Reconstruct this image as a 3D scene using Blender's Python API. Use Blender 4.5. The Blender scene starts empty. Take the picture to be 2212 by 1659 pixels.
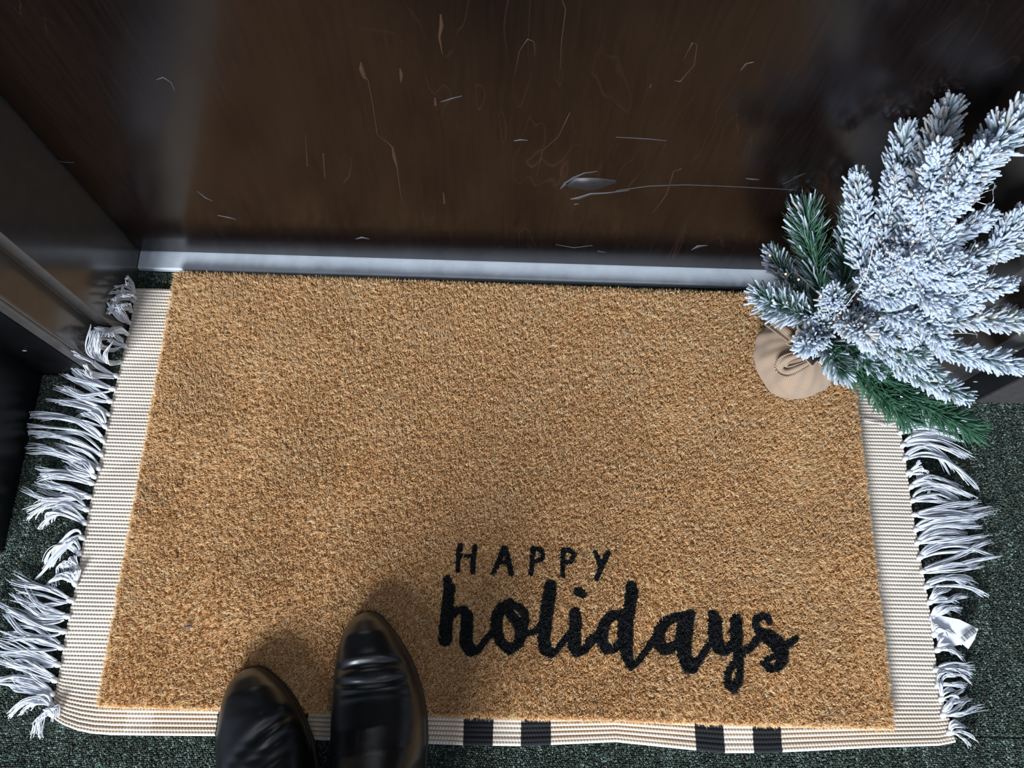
import bpy, math, random
import numpy as np
from mathutils import Vector, Matrix

# ------------------------------------------------------------------ camera, light, exposure
sc = bpy.context.scene
COL = sc.collection
IW, IH = 2212, 1659
F, YAW, TILT, ROLL, CH = 1699.3, -.0587, .3213, .08369, .8299
_c = lambda a: (math.cos(a), math.sin(a))
(cy, sy), (ct, st), (cr, sr) = _c(YAW), _c(TILT), _c(ROLL)
CM = np.array([[cy, -sy, 0], [sy, cy, 0], [0, 0, 1]]) @ np.array([[1, 0, 0], [0, ct, -st], [0, st, ct]]) @ np.array([[cr, -sr, 0], [sr, cr, 0], [0, 0, 1]])
cam = bpy.data.cameras.new('camera')
cam.sensor_width = 36; cam.lens = 36 * F / IW; cam.clip_start = .01
co = bpy.data.objects.new('camera', cam); COL.objects.link(co)
mw = Matrix(CM.tolist()).to_4x4(); mw.translation = Vector((0, 0, CH)); co.matrix_world = mw
sc.camera = co
sc.view_settings.view_transform = 'Standard'; sc.view_settings.look = 'None'
sc.view_settings.exposure = 0.0; sc.view_settings.gamma = 1; sc.view_settings.use_curve_mapping = False

world = bpy.data.worlds.new('world'); sc.world = world; world.use_nodes = True
bg = world.node_tree.nodes['Background']; bg.inputs[0].default_value = (.62, .76, 1, 1); bg.inputs[1].default_value = .52

def area(name, loc, tgt, sx, sy_, power, color):
    l = bpy.data.lights.new(name, 'AREA'); l.shape = 'RECTANGLE'; l.size = sx; l.size_y = sy_; l.energy = power; l.color = color
    o = bpy.data.objects.new(name, l); COL.objects.link(o); o.location = loc
    o.rotation_euler = (Vector(tgt) - Vector(loc)).to_track_quat('-Z', 'Y').to_euler()
    return o
area('window_daylight', (-1.0, -2.5, 1.52), (0, .12, 0), 1.15, .95, 215, (.86, .93, 1))
area('ceiling_panel_light', (.7, -.4, 2.6), (.1, .1, 0), 1.2, .6, 5, (1, .93, .84))

# ------------------------------------------------------------------ helpers
rng = np.random.default_rng(11)
random.seed(5)

def up(px, py, z=0.0):
    """world point at height z seen at pixel (px, py) of the photograph"""
    px = np.asarray(px, float); py = np.asarray(py, float)
    d = np.stack([(px - IW / 2) / F, -(py - IH / 2) / F, -np.ones_like(px)], -1) @ CM.T
    t = (np.asarray(z) - CH) / d[..., 2]
    return np.array([0, 0, CH]) + d * t[..., None]

def upy(px, py, y):
    d = CM @ np.array([(px - IW / 2) / F, -(py - IH / 2) / F, -1.])
    return np.array([0, 0, CH]) + d * (y / d[1])

def build(name, V, Q=None, T=None, mat=None, parent=None, col=None, smooth=True, fmat=None, uv=None):
    me = bpy.data.meshes.new(name)
    V = np.asarray(V, np.float32)
    Q = np.zeros((0, 4), np.int32) if Q is None else np.asarray(Q, np.int32).reshape(-1, 4)
    T = np.zeros((0, 3), np.int32) if T is None else np.asarray(T, np.int32).reshape(-1, 3)
    me.vertices.add(len(V)); me.vertices.foreach_set('co', V.ravel())
    n = len(Q) * 4 + len(T) * 3
    me.loops.add(n); me.loops.foreach_set('vertex_index', np.concatenate([Q.ravel(), T.ravel()]))
    me.polygons.add(len(Q) + len(T))
    me.polygons.foreach_set('loop_start', np.concatenate([np.arange(len(Q)) * 4, len(Q) * 4 + np.arange(len(T)) * 3]).astype(np.int32))
    me.polygons.foreach_set('use_smooth', np.full(len(Q) + len(T), bool(smooth)))
    if isinstance(mat, (list, tuple)):
        for m in mat: me.materials.append(m)
    elif mat: me.materials.append(mat)
    if fmat is not None: me.polygons.foreach_set('material_index', np.asarray(fmat, np.int32))
    if col is not None:
        a = me.color_attributes.new('Col', 'FLOAT_COLOR', 'POINT')
        c = np.ones((len(V), 4), np.float32); c[:, :3] = col; a.data.foreach_set('color', c.ravel())
    me.update(calc_edges=True); me.validate()
    o = bpy.data.objects.new(name, me); COL.objects.link(o)
    if parent is not None: o.parent = parent; o.matrix_parent_inverse = Matrix.Translation(parent.location).inverted()
    return o

def empty(name, loc, parent=None):
    o = bpy.data.objects.new(name, None); COL.objects.link(o); o.location = loc; o.empty_display_size = .02
    return o

def tag(o, label=None, cat=None, group=None, kind=None):
    if label: o['label'] = label
    if cat: o['category'] = cat
    if group: o['group'] = group
    if kind: o['kind'] = kind
    return o

class MB:
    """collects geometry for one mesh"""
    def __init__(s): s.V = []; s.Q = []; s.T = []; s.C = []; s.n = 0
    def add(s, V, Q=None, T=None, C=None):
        V = np.asarray(V, float)
        if Q is not None and len(Q): s.Q.append(np.asarray(Q) + s.n)
        if T is not None and len(T): s.T.append(np.asarray(T) + s.n)
        if C is not None: s.C.append(np.broadcast_to(np.asarray(C, float), (len(V), 3)))
        s.V.append(V); s.n += len(V)
    def box(s, a, b):
        x0, y0, z0 = a; x1, y1, z1 = b
        s.add([(x0, y0, z0), (x1, y0, z0), (x1, y1, z0), (x0, y1, z0), (x0, y0, z1), (x1, y0, z1), (x1, y1, z1), (x0, y1, z1)],
              [(0, 3, 2, 1), (4, 5, 6, 7), (0, 1, 5, 4), (1, 2, 6, 5), (2, 3, 7, 6), (3, 0, 4, 7)])
    def build(s, name, mat, parent=None, smooth=True):
        return build(name, np.concatenate(s.V), np.concatenate(s.Q) if s.Q else None, np.concatenate(s.T) if s.T else None,
                     mat, parent, np.concatenate(s.C) if s.C else None, smooth)

def bevel(o, w=.001, seg=2):
    m = o.modifiers.new('bevel', 'BEVEL'); m.width = w; m.segments = seg; m.limit_method = 'ANGLE'
    return o

def tubes(P, R, k=5, cap=True):
    """N tubes at once: P (N,S,3), R (N,S) -> V, Q, T"""
    P = np.asarray(P, float); R = np.asarray(R, float)
    N, S = P.shape[:2]
    t = np.gradient(P, axis=1); t /= np.linalg.norm(t, axis=2, keepdims=True) + 1e-12
    ref = np.zeros((N, 1, 3)); d0 = P[:, -1] - P[:, 0]
    big = np.abs(d0[:, 2]) > .85 * (np.linalg.norm(d0, axis=1) + 1e-12)
    ref[big, 0, 0] = 1; ref[~big, 0, 2] = 1
    u = np.cross(t, ref); u /= np.linalg.norm(u, axis=2, keepdims=True) + 1e-12
    v = np.cross(t, u)
    a = np.arange(k) / k * 2 * np.pi
    V = P[:, :, None] + R[:, :, None, None] * (u[:, :, None] * np.cos(a)[None, None, :, None] + v[:, :, None] * np.sin(a)[None, None, :, None])
    idx = np.arange(N * S * k).reshape(N, S, k)
    nx = np.roll(idx, -1, axis=2)
    Q = np.stack([idx[:, :-1], idx[:, 1:], nx[:, 1:], nx[:, :-1]], -1).reshape(-1, 4)
    V = V.reshape(-1, 3); T = None
    if cap:
        tip = P[:, -1] + t[:, -1] * R[:, -1:] * .6
        ti = len(V) + np.arange(N)
        V = np.concatenate([V, tip])
        T = np.stack([idx[:, -1], np.broadcast_to(ti[:, None], (N, k)), nx[:, -1]], -1).reshape(-1, 3)
    return V, Q, T

def bez(a, b, c, n):
    t = np.linspace(0, 1, n)[:, None]
    return (1 - t) ** 2 * np.asarray(a) + 2 * t * (1 - t) * np.asarray(b) + t ** 2 * np.asarray(c)

def grid(xs, ys, zf):
    X, Y = np.meshgrid(xs, ys, indexing='ij'); Z = zf(X, Y)
    V = np.stack([X, Y, Z], -1).reshape(-1, 3)
    i = np.arange(len(xs) * len(ys)).reshape(len(xs), len(ys))
    Q = np.stack([i[:-1, :-1], i[1:, :-1], i[1:, 1:], i[:-1, 1:]], -1).reshape(-1, 4)
    return V, Q

def snoise(X, Y, f, seed, n=6):
    r = np.random.default_rng(seed); o = 0
    for _ in range(n):
        a = r.uniform(0, 2 * np.pi); k = f * r.uniform(.6, 1.6)
        o = o + np.sin(k * (X * np.cos(a) + Y * np.sin(a)) + r.uniform(0, 6.28))
    return o / n ** .5

# ------------------------------------------------------------------ materials
def mat(name, color=(.5, .5, .5), rough=.5, metal=0., spec=.5, coat=0., sheen=0., attr=False, ior=None):
    m = bpy.data.materials.new(name); m.use_nodes = True
    b = m.node_tree.nodes['Principled BSDF']
    b.inputs['Base Color'].default_value = (*color, 1); b.inputs['Roughness'].default_value = rough; b.inputs['Metallic'].default_value = metal
    b.inputs['Specular IOR Level'].default_value = spec; b.inputs['Coat Weight'].default_value = coat
    if ior: b.inputs['IOR'].default_value = ior
    if sheen: b.inputs['Sheen Weight'].default_value = sheen
    if attr:
        a = m.node_tree.nodes.new('ShaderNodeAttribute'); a.attribute_name = 'Col'
        m.node_tree.links.new(a.outputs['Color'], b.inputs['Base Color'])
    return m

def nodes(m): return m.node_tree.nodes, m.node_tree.links, m.node_tree.nodes['Principled BSDF']

def noise_col(m, scale, c0, c1, detail=4, lo=.35, hi=.65, stretch=None, bump=0., dist=.001):
    N, L, B = nodes(m)
    tc = N.new('ShaderNodeTexCoord'); src = tc.outputs['Object']
    if stretch:
        mp = N.new('ShaderNodeMapping'); mp.inputs['Scale'].default_value = stretch; L.new(src, mp.inputs[0]); src = mp.outputs[0]
    n = N.new('ShaderNodeTexNoise'); n.inputs['Scale'].default_value = scale; n.inputs['Detail'].default_value = detail; L.new(src, n.inputs['Vector'])
    r = N.new('ShaderNodeValToRGB'); r.color_ramp.elements[0].position = lo; r.color_ramp.elements[1].position = hi
    r.color_ramp.elements[0].color = (*c0, 1); r.color_ramp.elements[1].color = (*c1, 1)
    L.new(n.outputs[0], r.inputs[0]); L.new(r.outputs[0], B.inputs['Base Color'])
    if bump:
        bn = N.new('ShaderNodeBump'); bn.inputs['Strength'].default_value = bump; bn.inputs['Distance'].default_value = dist
        L.new(n.outputs[0], bn.inputs['Height']); L.new(bn.outputs[0], B.inputs['Normal'])
    return m

M_coir = mat('coir_fibre', rough=.75, spec=.25, attr=True)
M_paint = mat('black_painted_fibre', rough=.6, spec=.35, attr=True)
M_rubber = mat('mat_backing', (.05, .035, .025), .8)
M_cotton = mat('woven_cotton', rough=.9, spec=.15, sheen=.2, attr=True)
M_thread = mat('cotton_thread', rough=.85, spec=.2, sheen=.2, attr=True)
M_loop = mat('carpet_loops', rough=.8, spec=.3, attr=True)
N, L, B = nodes(M_loop)
tc = N.new('ShaderNodeTexCoord'); vo = N.new('ShaderNodeTexVoronoi'); vo.inputs['Scale'].default_value = 430; L.new(tc.outputs['Object'], vo.inputs['Vector'])
sp_ = N.new('ShaderNodeSeparateColor'); L.new(vo.outputs['Color'], sp_.inputs[0])
mr = N.new('ShaderNodeMapRange'); mr.inputs[3].default_value = .45; mr.inputs[4].default_value = 1.55; L.new(sp_.outputs[0], mr.inputs[0])
vm = N.new('ShaderNodeVectorMath'); vm.operation = 'SCALE'
L.new([n_ for n_ in N if n_.type == 'ATTRIBUTE'][0].outputs['Color'], vm.inputs[0]); L.new(mr.outputs[0], vm.inputs['Scale']); L.new(vm.outputs[0], B.inputs['Base Color'])
bb = N.new('ShaderNodeBump'); bb.invert = True; bb.inputs['Strength'].default_value = .8; bb.inputs['Distance'].default_value = .0012; L.new(vo.outputs['Distance'], bb.inputs['Height']); L.new(bb.outputs[0], B.inputs['Normal'])
M_frame = noise_col(mat('bronze_painted_steel', rough=.17, spec=.55), 60, (.050, .047, .045), (.058, .054, .052))
M_black = noise_col(mat('black_paint', rough=.35, spec=.22), 30, (.0035, .0035, .004), (.006, .006, .007))
M_greywall = noise_col(mat('grey_wall_paint', rough=.7, spec=.3), 220, (.038, .036, .037), (.050, .047, .047), bump=.1, dist=.0005)
M_gap = mat('dark_gap', (.002, .002, .002), .9, spec=.1)
M_leather = mat('black_leather', (.006, .006, .007), .33, spec=.5)
M_sole = noise_col(mat('black_rubber_sole', rough=.55), 90, (.008, .008, .008), (.014, .013, .013))
M_tag = mat('paper_tag', (.72, .75, .80), .6)
M_ink = mat('tag_ink', (.03, .03, .035), .6)
M_wire = mat('silver_wire', (.85, .83, .78), .22, metal=1)
M_bulb = mat('warm_light_bead', (1, .8, .45), .2)
M_bulb.node_tree.nodes['Principled BSDF'].inputs['Emission Color'].default_value = (1, .62, .22, 1)
M_bulb.node_tree.nodes['Principled BSDF'].inputs['Emission Strength'].default_value = 1.3
M_needle = mat('flocked_needle', rough=.8, spec=.25, attr=True)
M_bark = noise_col(mat('brown_trunk', rough=.8), 200, (.05, .03, .018), (.10, .065, .04), bump=.4)
M_twine = noise_col(mat('jute_twine', rough=.85), 500, (.30, .20, .12), (.48, .34, .22), bump=.4, dist=.0004)

# leather: fine grain bump
N, L, B = nodes(M_leather)
tc = N.new('ShaderNodeTexCoord'); n1 = N.new('ShaderNodeTexNoise'); n1.inputs['Scale'].default_value = 900; n1.inputs['Detail'].default_value = 3
n2 = N.new('ShaderNodeTexNoise'); n2.inputs['Scale'].default_value = 45; n2.inputs['Detail'].default_value = 5
L.new(tc.outputs['Object'], n1.inputs['Vector']); L.new(tc.outputs['Object'], n2.inputs['Vector'])
b1 = N.new('ShaderNodeBump'); b1.inputs['Strength'].default_value = .12; b1.inputs['Distance'].default_value = .0003
b2 = N.new('ShaderNodeBump'); b2.inputs['Strength'].default_value = .25; b2.inputs['Distance'].default_value = .0015
L.new(n1.outputs[0], b1.inputs['Height']); L.new(n2.outputs[0], b2.inputs['Height']); L.new(b1.outputs[0], b2.inputs['Normal']); L.new(b2.outputs[0], B.inputs['Normal'])
rr = N.new('ShaderNodeMapRange'); rr.inputs[1].default_value = .3; rr.inputs[2].default_value = .7; rr.inputs[3].default_value = .25; rr.inputs[4].default_value = .40
L.new(n2.outputs[0], rr.inputs[0]); L.new(rr.outputs[0], B.inputs['Roughness'])

# burlap: weave from UV-less object coords, two crossed waves
M_burlap = mat('burlap', (.42, .30, .2), .9, spec=.15, sheen=.2)
N, L, B = nodes(M_burlap)
at = N.new('ShaderNodeAttribute'); at.attribute_name = 'Col'
sep = N.new('ShaderNodeSeparateColor'); L.new(at.outputs['Color'], sep.inputs[0])
def sinw(src, f, ph=0.):
    m1 = N.new('ShaderNodeMath'); m1.operation = 'MULTIPLY_ADD'; m1.inputs[1].default_value = f; m1.inputs[2].default_value = ph; L.new(src, m1.inputs[0])
    m2 = N.new('ShaderNodeMath'); m2.operation = 'SINE'; L.new(m1.outputs[0], m2.inputs[0])
    m3 = N.new('ShaderNodeMath'); m3.operation = 'ABSOLUTE'; L.new(m2.outputs[0], m3.inputs[0]); return m3.outputs[0]
wa, wb = sinw(sep.outputs[0], 340.), sinw(sep.outputs[1], 150.)
mm = N.new('ShaderNodeMath'); mm.operation = 'MAXIMUM'; L.new(wa, mm.inputs[0]); L.new(wb, mm.inputs[1])
mn = N.new('ShaderNodeMath'); mn.operation = 'MULTIPLY'; L.new(wa, mn.inputs[0]); L.new(wb, mn.inputs[1])
rp = N.new('ShaderNodeValToRGB'); rp.color_ramp.elements[0].position = .35; rp.color_ramp.elements[1].position = .85
rp.color_ramp.elements[0].color = (.09, .055, .033, 1); rp.color_ramp.elements[1].color = (.40, .29, .205, 1)
L.new(mm.outputs[0], rp.inputs[0]); L.new(rp.outputs[0], B.inputs['Base Color'])
bb = N.new('ShaderNodeBump'); bb.inputs['Strength'].default_value = .7; bb.inputs['Distance'].default_value = .0006
L.new(mm.outputs[0], bb.inputs['Height']); L.new(bb.outputs[0], B.inputs['Normal'])

# aluminium threshold: brushed along x, light dirt
M_alu = mat('brushed_aluminium', (.62, .65, .70), .5, metal=.25, spec=.5)
N, L, B = nodes(M_alu)
tc = N.new('ShaderNodeTexCoord'); mp = N.new('ShaderNodeMapping'); mp.inputs['Scale'].default_value = (6, 300, 300)
n1 = N.new('ShaderNodeTexNoise'); n1.inputs['Scale'].default_value = 3; n1.inputs['Detail'].default_value = 6
n2 = N.new('ShaderNodeTexNoise'); n2.inputs['Scale'].default_value = 38; n2.inputs['Detail'].default_value = 6; n2.inputs['Roughness'].default_value = .7
L.new(tc.outputs['Object'], mp.inputs[0]); L.new(mp.outputs[0], n1.inputs['Vector']); L.new(tc.outputs['Object'], n2.inputs['Vector'])
mr = N.new('ShaderNodeMapRange'); mr.inputs[3].default_value = .36; mr.inputs[4].default_value = .56; L.new(n2.outputs[0], mr.inputs[0]); L.new(mr.outputs[0], B.inputs['Roughness'])
rp = N.new('ShaderNodeValToRGB'); rp.color_ramp.elements[0].position = .3; rp.color_ramp.elements[0].color = (.60, .66, .74, 1)
rp.color_ramp.elements[1].position = .62; rp.color_ramp.elements[1].color = (.72, .78, .86, 1); L.new(n2.outputs[0], rp.inputs[0]); L.new(rp.outputs[0], B.inputs['Base Color'])
bb = N.new('ShaderNodeBump'); bb.inputs['Strength'].default_value = .15; bb.inputs['Distance'].default_value = .0003; L.new(n1.outputs[0], bb.inputs['Height']); L.new(bb.outputs[0], B.inputs['Normal'])

# door veneer: dark stained birch with faint figure lines
M_door = mat('dark_stained_birch_veneer', (.014, .007, .005), .27, spec=.5, ior=1.5)
N, L, B = nodes(M_door)
tc = N.new('ShaderNodeTexCoord')
mp = N.new('ShaderNodeMapping'); mp.inputs['Scale'].default_value = (9, 9, 2.2); L.new(tc.outputs['Object'], mp.inputs[0])
n1 = N.new('ShaderNodeTexNoise'); n1.inputs['Scale'].default_value = 1.6; n1.inputs['Detail'].default_value = 3; n1.inputs['Distortion'].default_value = .5; L.new(mp.outputs[0], n1.inputs['Vector'])
mu = N.new('ShaderNodeMath'); mu.operation = 'MULTIPLY'; mu.inputs[1].default_value = 7; L.new(n1.outputs[0], mu.inputs[0])
fr = N.new('ShaderNodeMath'); fr.operation = 'PINGPONG'; fr.inputs[1].default_value = .5; L.new(mu.outputs[0], fr.inputs[0])
r1 = N.new('ShaderNodeValToRGB'); e = r1.color_ramp.elements; e[0].position = 0; e[0].color = (1, 1, 1, 1); e[1].position = .035; e[1].color = (0, 0, 0, 1); L.new(fr.outputs[0], r1.inputs[0])
nm = N.new('ShaderNodeTexNoise'); nm.inputs['Scale'].default_value = 11; nm.inputs['Detail'].default_value = 4; L.new(tc.outputs['Object'], nm.inputs['Vector'])
r2 = N.new('ShaderNodeValToRGB'); e = r2.color_ramp.elements; e[0].position = .46; e[0].color = (0, 0, 0, 1); e[1].position = .72; e[1].color = (1, 1, 1, 1); L.new(nm.outputs[0], r2.inputs[0])
ml = N.new('ShaderNodeMath'); ml.operation = 'MULTIPLY'; L.new(r1.outputs[0], ml.inputs[0]); L.new(r2.outputs[0], ml.inputs[1])
mp2 = N.new('ShaderNodeMapping'); mp2.inputs['Scale'].default_value = (90, 90, 6); L.new(tc.outputs['Object'], mp2.inputs[0])
n3 = N.new('ShaderNodeTexNoise'); n3.inputs['Scale'].default_value = 4; n3.inputs['Detail'].default_value = 5; L.new(mp2.outputs[0], n3.inputs['Vector'])
r3 = N.new('ShaderNodeValToRGB'); e = r3.color_ramp.elements; e[0].position = .3; e[0].color = (.0034, .0020, .0018, 1); e[1].position = .75; e[1].color = (.0075, .0040, .0032, 1); L.new(n3.outputs[0], r3.inputs[0])
mx = N.new('ShaderNodeMix'); mx.data_type = 'RGBA'; L.new(ml.outputs[0], mx.inputs['Factor']); L.new(r3.outputs[0], mx.inputs['A']); mx.inputs['B'].default_value = (.022, .011, .007, 1)
L.new(mx.outputs['Result'], B.inputs['Base Color'])
n4 = N.new('ShaderNodeTexNoise'); n4.inputs['Scale'].default_value = 14; n4.inputs['Detail'].default_value = 5; L.new(tc.outputs['Object'], n4.inputs['Vector'])
mr = N.new('ShaderNodeMapRange'); mr.inputs[1].default_value = .3; mr.inputs[2].default_value = .7; mr.inputs[3].default_value = .16; mr.inputs[4].default_value = .22; L.new(n4.outputs[0], mr.inputs[0]); L.new(mr.outputs[0], B.inputs['Roughness'])
M_scuff = mat('pale_scuff', (.045, .049, .06), .55)
M_rub = mat('dull_rub', (.013, .012, .014), .5)
M_scuff_brown = mat('worn_stain_mark', (.040, .019, .011), .45)

# ------------------------------------------------------------------ setting
XL, XR = -.4165, .450       # clear opening between the stops
YD = .421                   # door face
YS = .3168                  # outer face of the stop
YF = .2726                  # face of the frame / wall

# floor: loop pile carpet
fl = MB()
C0 = np.array([[.042, .062, .049], [.024, .036, .028], [.074, .104, .086], [.058, .058, .042], [.13, .18, .155]])
def carpet(x0, x1, y0, y1, p=.0020):
    nx, ny = int((x1 - x0) / p), int((y1 - y0) / (p * .9))
    gx, gy = np.meshgrid(np.arange(nx), np.arange(ny), indexing='ij')
    X = x0 + (gx + .5 + .5 * (gy % 2)) * p + rng.normal(0, .00035, gx.shape); Y = y0 + (gy + .5) * p * .9 + rng.normal(0, .0003, gx.shape)
    X = X.ravel(); Y = Y.ravel(); n = len(X)
    r = rng.uniform(.0009, .0013, n); zh = rng.uniform(.0012, .0024, n); el = rng.uniform(.75, 1.2, n)
    a = np.arange(6) / 6 * 2 * np.pi
    an = a[None] + rng.uniform(0, 1, n)[:, None]
    def ring(s, z): return np.stack([X[:, None] + r[:, None] * s * np.cos(an) * el[:, None], Y[:, None] + r[:, None] * s * np.sin(an) / el[:, None], np.broadcast_to((zh * z)[:, None] - .003, an.shape)], -1)
    top = np.stack([X, Y, zh - .003], -1)[:, None]
    V = np.concatenate([ring(1, -.6), ring(.85, .55), top], 1)
    idx = np.arange(n * 13).reshape(n, 13)
    Q = np.stack([np.stack([idx[:, i], idx[:, (i + 1) % 6], idx[:, 6 + (i + 1) % 6], idx[:, 6 + i]], -1) for i in range(6)], 1).reshape(-1, 4)
    T = np.stack([np.stack([idx[:, 6 + i], idx[:, 6 + (i + 1) % 6], idx[:, 12]], -1) for i in range(6)], 1).reshape(-1, 3)
    stripe = np.sin(X * 2 * np.pi / .021 + 1.5 * np.sin(Y * 9)) + .8 * snoise(X, Y, 90, 3)
    k = np.where(stripe > 1.1, 4, np.where(stripe < -.8, 1, 0)); rnd = rng.random(n)
    k = np.where(rnd < .22, 2, k); k = np.where((rnd > .22) & (rnd < .36), 3, k); k = np.where((rnd > .36) & (rnd < .44), 4, k); k = np.where((rnd > .5) & (rnd < .7), 1, k)
    c = C0[k] * rng.uniform(.7, 1.35, (n, 1))
    fl.add(V.reshape(-1, 3), Q, T, np.repeat(c, 13, axis=0))
carpet(-.53, -.405, -.09, .2726); carpet(-.417, -.36, .355, .4015); carpet(-.447, -.405, .2726, .335)
carpet(-.60, .80, -.30, -.075); carpet(.42, .70, -.075, .2726); carpet(.33, .452, .36, .4015); carpet(.42, .50, .2726, .36)
a = 3.
fl.add([(-a, -a, -.004), (a, -a, -.004), (a, a, -.004), (-a, a, -.004)], [(0, 1, 2, 3)], None, (.036, .052, .042))
floor = fl.build('floor', M_loop)
tag(floor, 'dark green and teal loop pile carpet under the mats', 'floor', kind='structure')

# door
mb = MB(); mb.box((XL + .0018, YD, .0090), (XR + .03, YD + .044, 2.05))
door = bevel(mb.build('door_1', M_door, smooth=False), .0012)
tag(door, 'dark brown glossy wooden door with scuffs low down', 'door', kind='structure')
# scuffs and worn marks on the door face
def mark(name, pts, m, w):
    """slim raised streak following pixels of the door face"""
    P = np.array([upy(x, y, YD) for x, y in pts]); n = len(P)
    t = np.gradient(P, axis=0); t /= np.linalg.norm(t, axis=1, keepdims=True)
    s = np.stack([-t[:, 2], 0 * t[:, 0], t[:, 0]], -1); w = np.asarray(w)[:, None] * np.ones((n, 1))
    V = np.concatenate([P + s * w, P - s * w]); V[:, 1] = YD - .00025
    Vb = V.copy(); Vb[:, 1] = YD + .0005
    VV = np.concatenate([V, Vb]); i = np.arange(n - 1)
    Q = np.concatenate([np.stack([i, i + 1, i + 1 + n, i + n], -1), np.stack([i, i + 2 * n, i + 1 + 2 * n, i + 1], -1), np.stack([i + n, i + n + 1, i + 3 * n + 1, i + 3 * n], -1)])
    return build(name, VV, Q, None, m, door)
def mm_(v): return np.array(v) / 1000.
mark('scuff_mark', [(1210, 408), (1222, 396), (1240, 384), (1262, 374), (1290, 370)], M_scuff, mm_([.4, 2, 1.6, .7, .2]))
mark('scuff_mark', [(1232, 430), (1250, 428), (1275, 419), (1310, 417), (1360, 411)], M_scuff, mm_([.4, 2.2, 1.4, 1, .2]))
mark('scuff_mark', [(1240, 442), (1250, 440)], M_scuff, mm_([.8, .3]))
mark('rub_mark', [(1225, 400), (1245, 396), (1270, 398), (1295, 396), (1330, 392)], M_rub, mm_([3, 9, 11, 9, 2]))
mark('scratch', [(1330, 412), (1400, 402), (1480, 399), (1560, 402), (1640, 406), (1720, 410)], M_scuff, mm_([.2, .35, .35, .3, .3, .15]))
mark('scuff_mark', [(1610, 385), (1625, 387), (1640, 388)], M_scuff, mm_([.3, 1.0, .3]))
mark('scuff_mark', [(1493, 540), (1508, 532), (1528, 530)], M_scuff, mm_([.3, 2.4, .4]))
mark('scuff_mark', [(768, 516), (782, 513), (798, 516)], M_scuff, mm_([.3, 1.8, .4]))
mark('scuff_mark', [(1110, 304), (1125, 302), (1140, 303)], M_scuff, mm_([.3, .9, .3]))
mark('scuff_mark', [(1200, 528), (1240, 535), (1280, 530)], M_scuff, mm_([.2, .5, .2]))
mark('scuff_mark', [(1290, 542), (1308, 545)], M_scuff, mm_([.9, .3]))
mark('scuff_mark', [(425, 412), (445, 428), (460, 434)], M_scuff, mm_([.3, 1.1, .3]))
mark('scuff_mark', [(470, 465), (495, 470), (510, 474)], M_scuff, mm_([.3, 1.1, .3]))
mark('scuff_mark', [(952, 220), (975, 213), (998, 207)], M_scuff, mm_([.2, .6, .2]))
mark('scratch', [(338, 172), (352, 167), (370, 178), (378, 196)], M_scuff, mm_([.2, .5, .4, .2]))
mark('scratch', [(118, 347), (140, 350), (160, 351)], M_scuff, mm_([.2, .4, .2]))
mark('scratch', [(1330, 296), (1400, 300), (1440, 304)], M_scuff, mm_([.2, .45, .2]))
mark('scratch', [(1690, 398), (1740, 374), (1700, 388)], M_scuff, mm_([.1, .25, .1]))
for pts, w in (([(780, 133), (781, 150), (788, 168), (795, 172)], [.4, 2.0, 1.6, .4]), ([(864, 146), (867, 160), (866, 178)], [.4, 1.5, .3]), ([(952, 30), (954, 55), (949, 80), (956, 118)], [.6, 1.6, .9, .2]),
               ([(830, 300), (848, 318), (852, 340), (858, 362), (868, 440)], [.2, .8, 1.6, .5, .1]), ([(940, 210), (941, 228)], [.7, 1.2]), ([(958, 415), (960, 440)], [.6, 1.0]),
               ([(1600, 152), (1612, 138), (1628, 134)], [.8, .9, .4]), ([(1404, 190), (1407, 180)], [.8, .4]), ([(660, 290), (664, 360)], [.2, .5]), ([(698, 330), (702, 385)], [.6, .3]), ([(795, 172), (806, 230), (815, 290), (832, 305)], [.3, .3, .3, .3]),
               ([(1112, 165), (1122, 110), (1140, 84), (1154, 90), (1156, 120)], [.1, .25, .3, .3, .1]), ([(1456, 174), (1470, 176), (1500, 140), (1506, 96), (1496, 92), (1476, 130)], [.2, .35, .3, .3, .3, .1]),
               ([(1160, 380), (1172, 325), (1206, 295), (1231, 243), (1244, 290)], [.1, .3, .3, .3, .1]), ([(1210, 150), (1213, 90), (1222, 20), (1215, 0)], [.1, .3, .35, .3]), ([(733, 380), (742, 395), (755, 380), (760, 340)], [.2, .4, .3, .1]),
               ([(1410, 460), (1440, 420), (1455, 370), (1472, 364)], [.2, .5, .4, .3])):
    mark('wood_figure_mark', pts, M_scuff_brown, mm_(w))

# threshold
mb = MB()
prof = [(.4012, -.002), (.4012, .0040), (.4020, .0049), (.4035, .0053), (.440, .0056), (.440, -.002)]
ends = (XL + .0006, XR + .002); n = len(prof)
V = [(x, y, z) for x in ends for y, z in prof]
mb.add(V, [(i, (i + 1) % n, n + (i + 1) % n, n + i) for i in range(n)])
thr = mb.build('trim_1', M_alu, smooth=False); bevel(thr, .0004, 2)
tag(thr, 'brushed aluminium door threshold strip under the dark door', 'threshold', kind='structure')

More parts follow.
